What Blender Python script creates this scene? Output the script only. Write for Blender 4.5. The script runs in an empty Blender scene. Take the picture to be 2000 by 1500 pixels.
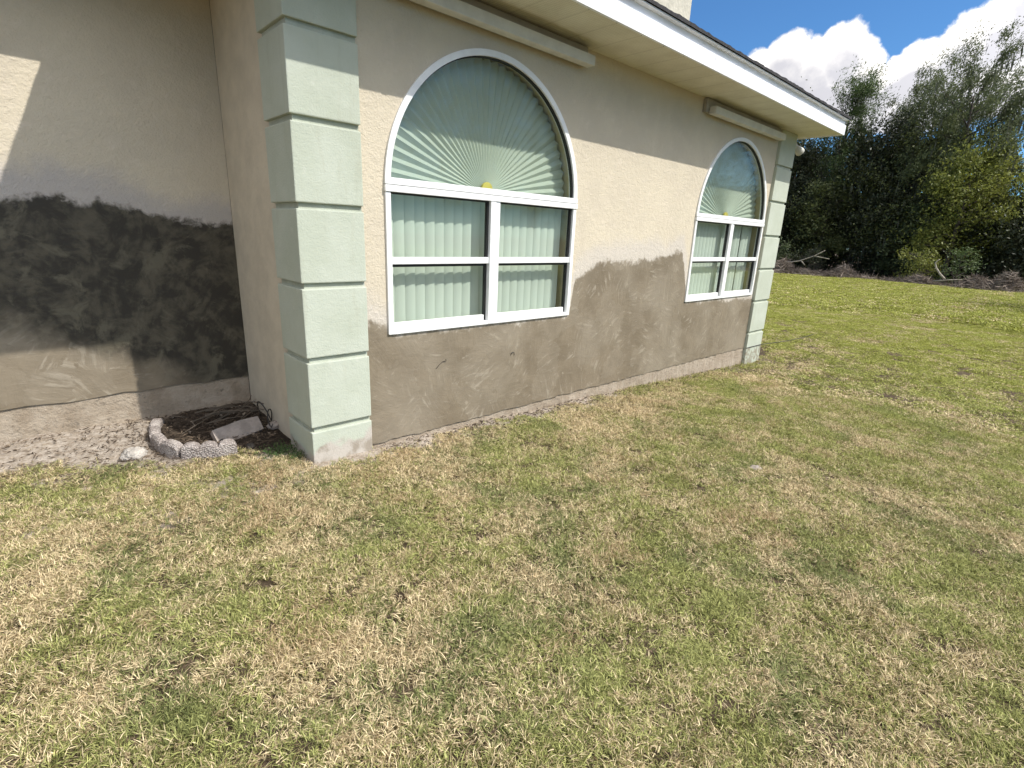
import bpy, bmesh, math, random
import numpy as np
from mathutils import Vector, Matrix, noise as mnoise
random.seed(7); rng = np.random.default_rng(7)
S = bpy.context.scene
R = math.radians

# ---------------- camera
CAM = Vector((0, -3.1042, 1.6))
PITCH, ROLL, YAW, FPX = -0.2825, 0.042, 0.7594, 1012.93
_f = Vector((math.sin(YAW)*math.cos(PITCH), math.cos(YAW)*math.cos(PITCH), math.sin(PITCH)))
_r0 = Vector((math.cos(YAW), -math.sin(YAW), 0)); _u0 = _r0.cross(_f)
_r = _r0*math.cos(ROLL) + _u0*math.sin(ROLL); _u = -_r0*math.sin(ROLL) + _u0*math.cos(ROLL)
cd = bpy.data.cameras.new('camera'); cam = bpy.data.objects.new('camera', cd)
S.collection.objects.link(cam); S.camera = cam
cd.sensor_width = 36; cd.lens = FPX/2000*36; cd.clip_end = 2000; cd.clip_start = .05
cam.matrix_world = Matrix(((_r.x, _u.x, -_f.x, CAM.x), (_r.y, _u.y, -_f.y, CAM.y), (_r.z, _u.z, -_f.z, CAM.z), (0, 0, 0, 1)))

def nn(nt, t, **k):
    n = nt.nodes.new(t)
    for a, v in k.items():
        if a.startswith('i_'):
            key = a[2:]; key = int(key) if key.isdigit() else key.replace('_', ' ')
            if hasattr(v, 'is_linked'): nt.links.new(v, n.inputs[key])
            else: n.inputs[key].default_value = v
        else: setattr(n, a, v)
    return n
def mth(nt, op, *a):
    n = nt.nodes.new('ShaderNodeMath'); n.operation = op
    for i, v in enumerate(a):
        if hasattr(v, 'is_linked'): nt.links.new(v, n.inputs[i])
        else: n.inputs[i].default_value = v
    return n.outputs[0]
def mapr(nt, v, a, b, c=0, d=1, smooth=True):
    n = nn(nt, 'ShaderNodeMapRange', interpolation_type='SMOOTHSTEP' if smooth else 'LINEAR', i_0=v, i_1=a, i_2=b, i_3=c, i_4=d)
    return n.outputs[0]
def mixc(nt, f, a, b, mode='MIX'):
    n = nt.nodes.new('ShaderNodeMix'); n.data_type = 'RGBA'; n.blend_type = mode
    for i, v in ((0, f), (6, a), (7, b)):
        if hasattr(v, 'is_linked'): nt.links.new(v, n.inputs[i])
        else: n.inputs[i].default_value = v if i == 0 else (*v, 1)
    return n.outputs[2]
def noi(nt, co, scale, detail=3, rough=.5, dist=0, col=False):
    n = nn(nt, 'ShaderNodeTexNoise', i_Vector=co, i_Scale=scale, i_Detail=detail, i_Roughness=rough, i_Distortion=dist)
    return n.outputs[1 if col else 0]

# ---------------- sky and sun
SUN = Vector((0.53, -1.0, 1.245)).normalized()
w = bpy.data.worlds.new('World'); S.world = w; w.use_nodes = True; nt = w.node_tree; nt.nodes.clear()
sky = nn(nt, 'ShaderNodeTexSky', sky_type='NISHITA', sun_disc=False, sun_elevation=math.asin(SUN.z),
         sun_rotation=math.atan2(SUN.x, SUN.y), ozone_density=3.0, dust_density=.3, air_density=1.0)
tc = nn(nt, 'ShaderNodeTexCoord').outputs['Generated']
sp = nn(nt, 'ShaderNodeSeparateXYZ', i_0=tc)
az = mth(nt, 'MULTIPLY', mth(nt, 'ARCTAN2', sp.outputs[1], sp.outputs[0]), 57.2958)
el = mth(nt, 'MULTIPLY', mth(nt, 'ARCSINE', sp.outputs[2]), 57.2958)
blobs = [(24.3, 14.6, 2.5, 2.0), (22.6, 15.7, 2.2, 2.0), (20.6, 15.0, 2.4, 2.0), (18.3, 16.0, 2.1, 2.1), (16.6, 14.2, 1.7, 1.6), (20.5, 12.8, 6.5, 3.4), (24, 11.5, 4, 3),
         (14.2, 13.8, 1.3, 1.2), (15.3, 12.9, 1.9, 1.7), (12.7, 14.0, 1.9, 2.2), (10.0, 15.2, 2.3, 2.2), (7.6, 16.0, 2.6, 2.7), (5.5, 17.5, 4, 3.2), (10, 12.3, 6, 3.0), (3.5, 14.5, 5, 4.5), (14, 11, 7, 2.0),
         (-12, 13, 9, 4), (-28, 22, 10, 5), (48, 14, 9, 4), (-85, 46, 44, 20), (-45, 66, 60, 18), (-115, 26, 30, 14), (-150, 45, 40, 18), (-15, 46, 34, 14), (60, 60, 40, 14), (150, 55, 40, 14), (0, 80, 60, 12), (-160, 15, 20, 7), (120, 20, 14, 6), (175, 25, 14, 7)]  # this row: mostly out-of-view clouds, added as warm fill for the shade
def field(de):
    out = None
    for a, e, ra, re in blobs:
        x = mth(nt, 'DIVIDE', mth(nt, 'SUBTRACT', az, a), ra)
        y = mth(nt, 'DIVIDE', mth(nt, 'SUBTRACT', mth(nt, 'ADD', el, de), e), re)
        f = mth(nt, 'SUBTRACT', 1.0, mth(nt, 'SQRT', mth(nt, 'ADD', mth(nt, 'MULTIPLY', x, x), mth(nt, 'MULTIPLY', y, y))))
        out = f if out is None else mth(nt, 'MAXIMUM', out, f)
    return out
F0 = field(0.0)
n1 = noi(nt, tc, 22, 7, .58, .15)
den = mth(nt, 'ADD', F0, mth(nt, 'MULTIPLY', mth(nt, 'SUBTRACT', n1, .5), 1.15))
alpha = mapr(nt, den, -.02, .20)
off = nn(nt, 'ShaderNodeVectorMath', operation='ADD', i_0=tc, i_1=(0.006, -.012, .022)).outputs[0]
n2 = noi(nt, off, 22, 5, .5, .15)
lit = mth(nt, 'MULTIPLY', mth(nt, 'SUBTRACT', n1, n2), 1.6)
deep = mapr(nt, field(1.6), .0, .55)
n3 = noi(nt, tc, 7, 3, .5)
shade = mth(nt, 'ADD', mth(nt, 'MULTIPLY', deep, .95), mth(nt, 'MULTIPLY', mth(nt, 'SUBTRACT', n3, .5), .35))
shade = mth(nt, 'SUBTRACT', shade, lit); shade.node.use_clamp = True
ccol = mixc(nt, shade, (4.55, 4.4, 4.2), (2.5, 2.48, 2.65))
sdot = nn(nt, 'ShaderNodeVectorMath', operation='DOT_PRODUCT', i_0=tc, i_1=tuple(SUN)).outputs['Value']
sdot = mth(nt, 'MAXIMUM', sdot, 0.0)   # clouds brightened towards the sun, added so unseen ones lift the shade
gain = mth(nt, 'ADD', 1.0, mth(nt, 'MULTIPLY', mth(nt, 'MULTIPLY', sdot, sdot), 2.5))
ccol = nn(nt, 'ShaderNodeVectorMath', operation='SCALE', i_0=ccol, i_Scale=gain).outputs[0]
skc = mixc(nt, 1.0, sky.outputs[0], (.265, .435, .575), 'MULTIPLY')
bgc = mixc(nt, alpha, skc, ccol)
bg = nn(nt, 'ShaderNodeBackground', i_Color=bgc, i_Strength=.145)
nt.links.new(bg.outputs[0], nn(nt, 'ShaderNodeOutputWorld').inputs[0])
sl = bpy.data.lights.new('sun', 'SUN'); sl.energy = 2.85; sl.angle = R(.55); sl.color = (1, .965, .90)
so = bpy.data.objects.new('sun', sl); S.collection.objects.link(so)
so.rotation_euler = SUN.to_track_quat('Z', 'Y').to_euler()
S.view_settings.view_transform = 'Standard'; S.view_settings.look = 'None'
S.view_settings.exposure = .84; S.view_settings.gamma = 1

# ---------------- helpers
def mat(name):
    m = bpy.data.materials.new(name); m.use_nodes = True
    b = m.node_tree.nodes['Principled BSDF']; return m, m.node_tree, b
def setb(nt, b, **k):
    for a, v in k.items():
        a = a.replace('_', ' ')
        if hasattr(v, 'is_linked'): nt.links.new(v, b.inputs[a])
        else: b.inputs[a].default_value = (*v, 1) if isinstance(v, tuple) and len(v) == 3 else v
def bump(nt, b, h, strength=.3, dist=.01):
    n = nn(nt, 'ShaderNodeBump', i_Strength=strength, i_Distance=dist, i_Height=h); nt.links.new(n.outputs[0], b.inputs['Normal'])
def objco(nt): return nn(nt, 'ShaderNodeTexCoord').outputs['Object']
def poly_obj(name, verts, faces, m, parent=None, smooth=False):
    me = bpy.data.meshes.new(name); me.from_pydata([tuple(v) for v in verts], [], faces); me.update()
    if m: me.materials.append(m)
    if smooth: me.shade_smooth()
    o = bpy.data.objects.new(name, me); S.collection.objects.link(o); o.parent = parent; return o
def bm_obj(name, bm, m, parent=None, smooth=False):
    me = bpy.data.meshes.new(name); bmesh.ops.recalc_face_normals(bm, faces=bm.faces); bm.to_mesh(me); bm.free(); me.materials.append(m)
    if smooth: me.shade_smooth()
    o = bpy.data.objects.new(name, me); S.collection.objects.link(o); o.parent = parent; return o
def box(bm, a, b, bev=0):
    r = bmesh.ops.create_cube(bm, size=1); v = r['verts']
    for q in v: q.co = Vector([(a[i]+b[i])/2 + q.co[i]*(b[i]-a[i]) for i in range(3)])
    if bev:
        e = list({e for q in v for e in q.link_edges})
        bmesh.ops.bevel(bm, geom=e, offset=bev, segments=2, affect='EDGES', profile=.6)
def tube(bm, pts, rad, n=6, caps=True):
    pts = [Vector(p) for p in pts]; rings = []
    for i, p in enumerate(pts):
        d = (pts[min(i+1, len(pts)-1)] - pts[max(i-1, 0)]).normalized()
        a = d.orthogonal().normalized(); c = d.cross(a); rr = rad[i] if isinstance(rad, (list, tuple)) else rad
        if i:  # keep rings aligned
            a0 = prev - d*prev.dot(d)
            if a0.length > 1e-5: a = a0.normalized(); c = d.cross(a)
        prev = a
        rings.append([bm.verts.new(p + (a*math.cos(t)+c*math.sin(t))*rr) for t in [k*2*math.pi/n for k in range(n)]])
    for A, B in zip(rings, rings[1:]):
        for k in range(n): bm.faces.new((A[k], A[(k+1) % n], B[(k+1) % n], B[k]))
    if caps: bm.faces.new(rings[0][::-1]); bm.faces.new(rings[-1])
def tag(o, label=None, cat=None, group=None, kind=None):
    for k, v in (('label', label), ('category', cat), ('group', group), ('kind', kind)):
        if v: o[k] = v
    return o
def empty(name, loc=(0, 0, 0), parent=None):
    o = bpy.data.objects.new(name, None); S.collection.objects.link(o); o.location = loc; o.parent = parent; o.empty_display_size = .2; return o
def fbm(x, y, s, seed=0):
    return mnoise.fractal(Vector((x*s+seed*17.3, y*s-seed*9.1, seed*3.7)), 1, 2, 3)
_gx = [-60, -6, 1.2, 4, 8, 14, 25, 46, 70, 400]; _gz = [.12, .15, .13, .03, -.13, -.27, -.42, -.60, -.8, -2.5]
def gz(x, y):
    z = np.interp(x, _gx, _gz)
    z = z - .022*np.clip(-y, 0, 6)*(1 if x < 20 else .5)
    if -4 < x < 14 and -7 < y < 1.7: z += .012*fbm(x, y, 1.3, 1)
    if x > 9 and abs(x) < 60: z += .05*fbm(x, y, .25, 5)*min(1, (x-9)/5)
    return float(z)
def pix(px, py, ax, val):
    d = _f + _r*((px-1000)/FPX) - _u*((py-750)/FPX); t = (val-CAM[ax])/d[ax]; return CAM + d*t

# ---------------- materials
def stucco(name, curve, left=False):
    m, nt, b = mat(name); co = objco(nt); s = nn(nt, 'ShaderNodeSeparateXYZ', i_0=co)
    x0, x1 = curve[0][0], curve[-1][0]
    fx = mapr(nt, s.outputs[0], x0, x1, smooth=False)
    cr = nt.nodes.new('ShaderNodeValToRGB'); nt.links.new(fx, cr.inputs[0]); e = cr.color_ramp.elements
    for i, (x, z) in enumerate(curve):
        p = (x-x0)/(x1-x0); q = e[0] if i == 0 else (e[-1] if i == len(curve)-1 else e.new(p)); q.position = p
    for q, (x, z) in zip(sorted(e, key=lambda q: q.position), curve): q.color = (z/4, z/4, z/4, 1)
    zb = mth(nt, 'MULTIPLY', cr.outputs[0], 4.0)
    d = mth(nt, 'SUBTRACT', s.outputs[2], zb)
    nz = noi(nt, co, 3.0, 5, .62, .6)
    nf = noi(nt, co, 26, 4, .6, .5)
    d1 = mth(nt, 'ADD', d, mth(nt, 'ADD', mth(nt, 'MULTIPLY', mth(nt, 'SUBTRACT', nz, .5), .22), mth(nt, 'MULTIPLY', mth(nt, 'SUBTRACT', nf, .5), .10)))
    patch = mapr(nt, d1, -.034, .022, 1, 0)
    hal = mapr(nt, mth(nt, 'ADD', d1, mth(nt, 'MULTIPLY', mth(nt, 'SUBTRACT', noi(nt, co, 1.7, 3), .5), .30)), .08, .26, 1, 0)
    # paint
    pn = noi(nt, co, 2.2, 5, .6, .3); pf = noi(nt, co, 9, 5, .65)
    pc = mixc(nt, mapr(nt, pn, .3, .7), (.585, .515, .395), (.535, .47, .365))
    pc = mixc(nt, mapr(nt, pf, .52, .75, 0, .5), pc, (.64, .56, .455))
    pc = mixc(nt, mapr(nt, noi(nt, co, 60, 2), .62, .75, 0, .25), pc, (.40, .34, .27))
    pc = mixc(nt, mth(nt, 'MULTIPLY', hal, .8 if left else .5), pc, (.40, .37, .355) if left else (.50, .465, .44))
    # raw cement patch with trowel sweeps
    wv = nn(nt, 'ShaderNodeVectorMath', operation='ADD', i_0=co, i_1=nn(nt, 'ShaderNodeVectorMath', operation='SCALE', i_0=noi(nt, co, 2.6, 2, .5, 0, True), i_Scale=.16).outputs[0]).outputs[0]
    t1 = noi(nt, wv, 4.5, 6, .66, .5)
    vo = nn(nt, 'ShaderNodeTexVoronoi', feature='SMOOTH_F1', i_Vector=wv, i_Scale=7.0, i_Smoothness=.25)
    vcol = nn(nt, 'ShaderNodeSeparateColor', i_0=vo.outputs['Color']).outputs[0]
    dk, md, lt = (.165, .132, .090), (.215, .175, .122), (.29, .25, .19)
    c = mixc(nt, mapr(nt, t1, .36, .66), dk, md)
    c = mixc(nt, mapr(nt, noi(nt, wv, 1.6, 3, .5), .42, .7, 0, .55), c, lt)
    st = nn(nt, 'ShaderNodeMapping', i_Vector=wv, i_Rotation=(0, R(35), 0), i_Scale=(1, 1, 4.5)).outputs[0]
    t2 = noi(nt, st, 6, 6, .7, .35)
    c = mixc(nt, mapr(nt, t2, .60, .70, 0, .62), c, lt)
    st2 = nn(nt, 'ShaderNodeMapping', i_Vector=wv, i_Rotation=(0, R(-50), 0), i_Scale=(1, 1, 5)).outputs[0]
    c = mixc(nt, mapr(nt, noi(nt, st2, 8, 5, .7, .3), .64, .72, 0, .5), c, (.38, .34, .27))
    vo2 = nn(nt, 'ShaderNodeTexVoronoi', i_Vector=nn(nt, 'ShaderNodeVectorMath', operation='ADD', i_0=co, i_1=nn(nt, 'ShaderNodeVectorMath', operation='SCALE', i_0=noi(nt, co, 9, 3, .6, 0, True), i_Scale=.16).outputs[0]).outputs[0], i_Scale=4.2)
    v2 = nn(nt, 'ShaderNodeSeparateColor', i_0=vo2.outputs['Color'])
    rot = nn(nt, 'ShaderNodeVectorRotate', rotation_type='Y_AXIS', i_Vector=co, i_Angle=mth(nt, 'MULTIPLY', v2.outputs[0], 5.0)).outputs[0]
    t3 = noi(nt, nn(nt, 'ShaderNodeMapping', i_Vector=rot, i_Scale=(1.1, 1, 6)).outputs[0], 4.5, 5, .62)
    c = mixc(nt, mapr(nt, t3, .35, .62, .2, 0), c, dk)
    c = mixc(nt, mapr(nt, mth(nt, 'ADD', mth(nt, 'MULTIPLY', t3, .6), mth(nt, 'MULTIPLY', noi(nt, co, 3.3, 5, .65), .4)), .54, .63, 0, .55), c, (.37, .325, .255))
    c = mixc(nt, mapr(nt, v2.outputs[1], .2, .9, 0, .22), c, lt)
    c = mixc(nt, mapr(nt, noi(nt, co, 14, 3), .66, .72, 0, .5), c, dk)
    if left:  # mottled cement with shade painted in, lighter towards the sunlit lower left
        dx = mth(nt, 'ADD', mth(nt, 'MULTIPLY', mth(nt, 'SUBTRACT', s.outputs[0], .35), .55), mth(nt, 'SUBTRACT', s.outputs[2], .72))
        shade_mask = mapr(nt, mth(nt, 'ADD', dx, mth(nt, 'MULTIPLY', mth(nt, 'SUBTRACT', noi(nt, co, 3, 4, .6), .5), .5)), -.16, .10)
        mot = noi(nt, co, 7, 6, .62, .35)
        shade_col = mixc(nt, mapr(nt, mth(nt, 'ADD', mth(nt, 'MULTIPLY', t3, .25), mth(nt, 'MULTIPLY', mot, .75)), .42, .62), (.036, .031, .023), (.092, .080, .056))
        shade_col = mixc(nt, mapr(nt, t1, .54, .66, 0, .8), shade_col, (.125, .112, .078))
        c = mixc(nt, shade_mask, c, shade_col)
    col = mixc(nt, patch, pc, c)
    setb(nt, b, Base_Color=col, Roughness=mixf(nt, patch, .85, .62), Specular_IOR_Level=.3)
    h1 = mth(nt, 'ADD', mth(nt, 'MULTIPLY', noi(nt, co, 75, 4, .6, .4), 1.0), mth(nt, 'MULTIPLY', noi(nt, co, 24, 3, .6), 1.3))
    h2 = mth(nt, 'ADD', mth(nt, 'MULTIPLY', t2, 1.0), mth(nt, 'ADD', mth(nt, 'MULTIPLY', t1, .8), mth(nt, 'MULTIPLY', t3, 1.2)))
    h = mth(nt, 'ADD', mth(nt, 'MULTIPLY', h1, mth(nt, 'SUBTRACT', 1.0, mth(nt, 'MULTIPLY', patch, .85))), mth(nt, 'MULTIPLY', h2, mth(nt, 'MULTIPLY', patch, .6)))
    bump(nt, b, h, .65, .008)
    return m
def mixf(nt, f, a, b): return mth(nt, 'ADD', a, mth(nt, 'MULTIPLY', f, b-a))
M = {}
M['wall'] = stucco('stucco_main', [(1.2, 1.0), (1.62, 1.02), (1.75, .95), (1.8, .9), (3.62, .9), (3.68, 1.22), (3.95, 1.36), (4.7, 1.40), (5.15, 1.40), (5.5, 1.50), (5.66, 1.15), (5.72, .9), (7.55, .86), (8.1, .80)])
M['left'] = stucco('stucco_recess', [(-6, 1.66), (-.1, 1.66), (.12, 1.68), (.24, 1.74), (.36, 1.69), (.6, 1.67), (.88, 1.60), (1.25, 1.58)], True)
def simple(name, col, rough=.5, var=.06, scale=20, bs=.15, bd=.003, spec=.5, metal=0):
    m, nt, b = mat(name); co = objco(nt); n = noi(nt, co, scale, 4, .6)
    a = tuple(max(0, c*(1-var*2)) for c in col); d = tuple(min(1, c*(1+var)) for c in col)
    setb(nt, b, Base_Color=mixc(nt, mapr(nt, n, .3, .7), a, d), Roughness=rough, Specular_IOR_Level=spec, Metallic=metal)
    bump(nt, b, noi(nt, co, scale*4, 3), bs, bd); return m
M['frame'] = simple('white_aluminium', (.80, .80, .79), .35, .025, 12, .05, .001)
M['gasket'] = simple('black_gasket', (.02, .02, .02), .6)
M['fascia'] = simple('fascia_white', (.80, .81, .84), .45, .03, 3, .05, .002)
M['strip'] = simple('aged_white_tube', (.62, .60, .54), .5, .05, 8, .08, .002)
M['stripback'] = simple('strip_backing', (.34, .32, .28), .6, .06, 8)
M['shingle'] = simple('shingle_dark', (.035, .033, .035), .9, .3, 60, .6, .01)
M['reveal'] = simple('tan_reveal', (.58, .50, .29), .7, .06, 6)
M['chimney'] = simple('chimney_stucco', (.50, .47, .39), .85, .07, 5, .5, .02)
M['wire'] = simple('dark_wire', (.03, .026, .022), .6)
M['bark'] = simple('bark', (.085, .07, .055), .9, .3, 8, .6, .03)
M['deadwood'] = simple('dead_wood', (.42, .37, .30), .85, .2, 10, .3, .01)
M['button'] = simple('yellow_plastic', (.66, .55, .12), .5)
# quoins: pale green paint, raw cement smear low down
m, nt, b = mat('pale_green_paint'); co = objco(nt); s = nn(nt, 'ShaderNodeSeparateXYZ', i_0=co)
c = mixc(nt, mapr(nt, noi(nt, co, 3, 4, .6), .3, .7), (.415, .445, .36), (.465, .495, .415))
strk = noi(nt, nn(nt, 'ShaderNodeMapping', i_Vector=co, i_Scale=(1, 1, .12)).outputs[0], 14, 5, .65)
c = mixc(nt, mapr(nt, strk, .55, .72, 0, .35), c, (.36, .36, .27))
c = mixc(nt, mapr(nt, noi(nt, co, 45, 3, .6), .66, .74, 0, .35), c, (.36, .37, .30))
gj = mth(nt, 'ABSOLUTE', mth(nt, 'SUBTRACT', mth(nt, 'FRACT', mth(nt, 'DIVIDE', mth(nt, 'SUBTRACT', s.outputs[2], .352), .4505)), .5))
c = mixc(nt, mth(nt, 'MULTIPLY', mapr(nt, gj, .455, .485), mapr(nt, noi(nt, co, 8, 4), .35, .6, .1, .45)), c, (.30, .30, .22))
c = mixc(nt, mapr(nt, noi(nt, co, 11, 5, .7), .60, .72, 0, .4), c, (.54, .55, .48))
low = mth(nt, 'SUBTRACT', s.outputs[2], mth(nt, 'ADD', mth(nt, 'MULTIPLY', noi(nt, co, 5, 4), .30), mth(nt, 'MULTIPLY', mth(nt, 'SUBTRACT', s.outputs[0], 1.2), .16)))
near = mapr(nt, s.outputs[0], 4, 5, 1, 0)
c = mixc(nt, mth(nt, 'MULTIPLY', mapr(nt, low, .02, .06, 1, 0), near), c, mixc(nt, mapr(nt, noi(nt, co, 12, 4), .35, .6), (.30, .26, .21), (.46, .42, .37)))
far = mapr(nt, s.outputs[0], 4, 5, 0, 1)
c = mixc(nt, mth(nt, 'MULTIPLY', mth(nt, 'MULTIPLY', mapr(nt, s.outputs[2], .10, .15, 1, 0), far), mapr(nt, noi(nt, co, 16, 4), .42, .56)), c, (.28, .26, .20))
setb(nt, b, Base_Color=c, Roughness=.8, Specular_IOR_Level=.3)
bump(nt, b, mth(nt, 'ADD', noi(nt, co, 95, 4, .6), mth(nt, 'MULTIPLY', noi(nt, co, 30, 3), .8)), .4, .006); M['quoin'] = m
# soffit: cream vinyl with fine ribs and perforation
m, nt, b = mat('soffit_vinyl'); co = objco(nt); s = nn(nt, 'ShaderNodeSeparateXYZ', i_0=co)
fx = mth(nt, 'FRACT', mth(nt, 'DIVIDE', s.outputs[0], .305)); seam = mapr(nt, mth(nt, 'ABSOLUTE', mth(nt, 'SUBTRACT', fx, .5)), .485, .5)
fx2 = mth(nt, 'FRACT', mth(nt, 'DIVIDE', s.outputs[0], .0254)); rib = mapr(nt, mth(nt, 'ABSOLUTE', mth(nt, 'SUBTRACT', fx2, .5)), .3, .5)
fy2 = mth(nt, 'FRACT', mth(nt, 'DIVIDE', s.outputs[1], .0127)); pf = mth(nt, 'MULTIPLY', mapr(nt, mth(nt, 'ABSOLUTE', mth(nt, 'SUBTRACT', fy2, .5)), .3, .42), mapr(nt, mth(nt, 'ABSOLUTE', mth(nt, 'SUBTRACT', fx2, .5)), .1, .2, 1, 0))
c = mixc(nt, mapr(nt, noi(nt, co, 4, 4, .6), .3, .75), (.70, .66, .53), (.60, .555, .43))
c = mixc(nt, mth(nt, 'MULTIPLY', pf, .45), c, (.1, .08, .05)); c = mixc(nt, mth(nt, 'MULTIPLY', seam, .6), c, (.22, .19, .13))
c = mixc(nt, mapr(nt, noi(nt, co, 9, 5, .7), .62, .75, 0, .35), c, (.42, .36, .25))
setb(nt, b, Base_Color=c, Roughness=.6); bump(nt, b, mth(nt, 'SUBTRACT', rib, mth(nt, 'MULTIPLY', seam, 2)), .4, .004); M['soffit'] = m
# foundation
m, nt, b = mat('sandy_concrete'); co = objco(nt)
c = mixc(nt, mapr(nt, noi(nt, co, 6, 5, .7), .3, .7), (.27, .215, .155), (.40, .335, .26))
c = mixc(nt, mapr(nt, noi(nt, co, 18, 4, .7), .58, .7), c, (.20, .165, .125))
setb(nt, b, Base_Color=c, Roughness=.95); bump(nt, b, mth(nt, 'ADD', noi(nt, co, 40, 5, .7), noi(nt, co, 9, 3)), .8, .02); M['found'] = m
# concrete edging
m, nt, b = mat('pebbled_concrete'); co = objco(nt)
v = nn(nt, 'ShaderNodeTexVoronoi', i_Vector=co, i_Scale=95.0)
c = mixc(nt, mapr(nt, v.outputs['Distance'], .15, .6), (.50, .44, .40), (.24, .205, .185)); c = mixc(nt, mapr(nt, noi(nt, co, 12, 4), .45, .7, 0, .6), c, (.50, .45, .41))
setb(nt, b, Base_Color=c, Roughness=.95); bump(nt, b, mth(nt, 'SUBTRACT', 1.0, v.outputs['Distance']), .9, .01); M['edging'] = m
M['slab'] = simple('slab_concrete', (.33, .285, .25), .95, .12, 14, .7, .01)
M['rock'] = simple('pale_rock', (.46, .42, .37), .95, .18, 16, .9, .02)
# glass
m, nt, b = mat('window_glass'); nt.nodes.clear()
gl = nn(nt, 'ShaderNodeBsdfGlossy', i_Color=(.95, 1, .97, 1), i_Roughness=.045)
tr = nn(nt, 'ShaderNodeBsdfTransparent', i_Color=(.83, .865, .83, 1))
wn = nn(nt, 'ShaderNodeBump', i_Strength=.04, i_Distance=.01, i_Height=noi(nt, objco(nt), 2.5, 1)); nt.links.new(wn.outputs[0], gl.inputs['Normal'])
lwt = nn(nt, 'ShaderNodeLayerWeight', i_Blend=.5).outputs['Facing']
class _F: pass
fr = _F(); fr.outputs = [mth(nt, 'ADD', .065, mth(nt, 'MULTIPLY', mth(nt, 'POWER', lwt, 4.0), .85))]
mx = nn(nt, 'ShaderNodeMixShader', i_0=fr.outputs[0], i_1=tr.outputs[0], i_2=gl.outputs[0])
nt.links.new(mx.outputs[0], nn(nt, 'ShaderNodeOutputMaterial').inputs[0]); M['glass'] = m
# blinds
def fabric(name, col, tl=.25):
    m, nt, b = mat(name); co = objco(nt)
    setb(nt, b, Base_Color=mixc(nt, mapr(nt, noi(nt, co, 3, 3), .3, .7), tuple(k*.95 for k in col), col), Roughness=.7, Specular_IOR_Level=.2)
    t = nn(nt, 'ShaderNodeBsdfTranslucent', i_Color=(*col, 1)); x = nn(nt, 'ShaderNodeMixShader', i_0=tl, i_1=b.outputs[0], i_2=t.outputs[0])
    nt.links.new(x.outputs[0], nt.nodes['Material Output'].inputs[0]); return m
M['blind'] = fabric('pale_green_vinyl', (.74, .80, .72), .2); M['fan'] = fabric('pleated_fabric', (.62, .68, .58), .25)
# foliage
def leafmat(name, a, bcol, tl=.3, rough=.55):
    m, nt, b = mat(name)
    rnd = nn(nt, 'ShaderNodeAttribute', attribute_name='rnd').outputs['Fac']
    c = mixc(nt, rnd, a, bcol); c = mixc(nt, mapr(nt, noi(nt, objco(nt), .55, 3), .35, .65, 0, .5), c, tuple(k*.62 for k in a))
    setb(nt, b, Base_Color=c, Roughness=rough, Specular_IOR_Level=.35)
    t = nn(nt, 'ShaderNodeBsdfTranslucent', i_Color=mixc(nt, .5, c, bcol)); x = nn(nt, 'ShaderNodeMixShader', i_0=tl, i_1=b.outputs[0], i_2=t.outputs[0])
    nt.links.new(x.outputs[0], nt.nodes['Material Output'].inputs[0]); return m
M['oak'] = leafmat('oak_leaves', (.07, .085, .028), (.15, .17, .055), .28)
M['cedar'] = leafmat('cedar_leaves', (.07, .11, .035), (.15, .20, .07), .3)
M['yellow'] = leafmat('yellow_green_leaves', (.13, .16, .03), (.30, .31, .07), .35)
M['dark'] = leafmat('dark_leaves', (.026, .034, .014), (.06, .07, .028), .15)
M['plume'] = leafmat('feathery_leaves', (.08, .105, .042), (.19, .215, .09), .32)
M['moss'] = leafmat('grey_moss', (.075, .08, .058), (.13, .135, .10), .2, .9)
M['shrub'] = leafmat('shrub_leaves', (.06, .085, .035), (.15, .18, .075), .25)
M['weed'] = leafmat('weed_leaves', (.06, .11, .03), (.12, .19, .06), .3)
M['twig'] = leafmat('brown_twigs', (.15, .115, .09), (.36, .30, .245), 0, .9)
M['litter'] = leafmat('dead_litter', (.06, .042, .028), (.20, .15, .105), 0, .9)
# ground
m, nt, b = mat('lawn_soil'); co = objco(nt); s = nn(nt, 'ShaderNodeSeparateXYZ', i_0=co)
soil = mixc(nt, mapr(nt, noi(nt, co, 9, 6, .7), .3, .7), (.055, .04, .026), (.12, .09, .058))
soil = mixc(nt, mapr(nt, noi(nt, co, 60, 3, .6), .55, .7, 0, .6), soil, (.28, .21, .14))
dfar = mapr(nt, s.outputs[0], 9, 26)
gn = mapr(nt, noi(nt, co, .5, 5, .65), .35, .65); gcol = mixc(nt, gn, (.22, .24, .03), (.32, .30, .075))
gcol = mixc(nt, mapr(nt, noi(nt, co, 6, 5, .75), .4, .7, 0, .6), gcol, (.11, .125, .035))
c = mixc(nt, dfar, soil, gcol)
# grey sandy strip by the walls
wl = mth(nt, 'MAXIMUM', mapr(nt, mth(nt, 'ADD', s.outputs[1], mth(nt, 'MULTIPLY', mth(nt, 'SUBTRACT', noi(nt, co, 4, 4), .5), .4)), -.33, -.12),  0.0)
sand = mixc(nt, mapr(nt, noi(nt, co, 22, 5, .7), .35, .65), (.30, .245, .19), (.47, .41, .345))
c = mixc(nt, mth(nt, 'MULTIPLY', wl, mapr(nt, s.outputs[0], 6, 9, 1, 0)), c, sand)
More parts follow.
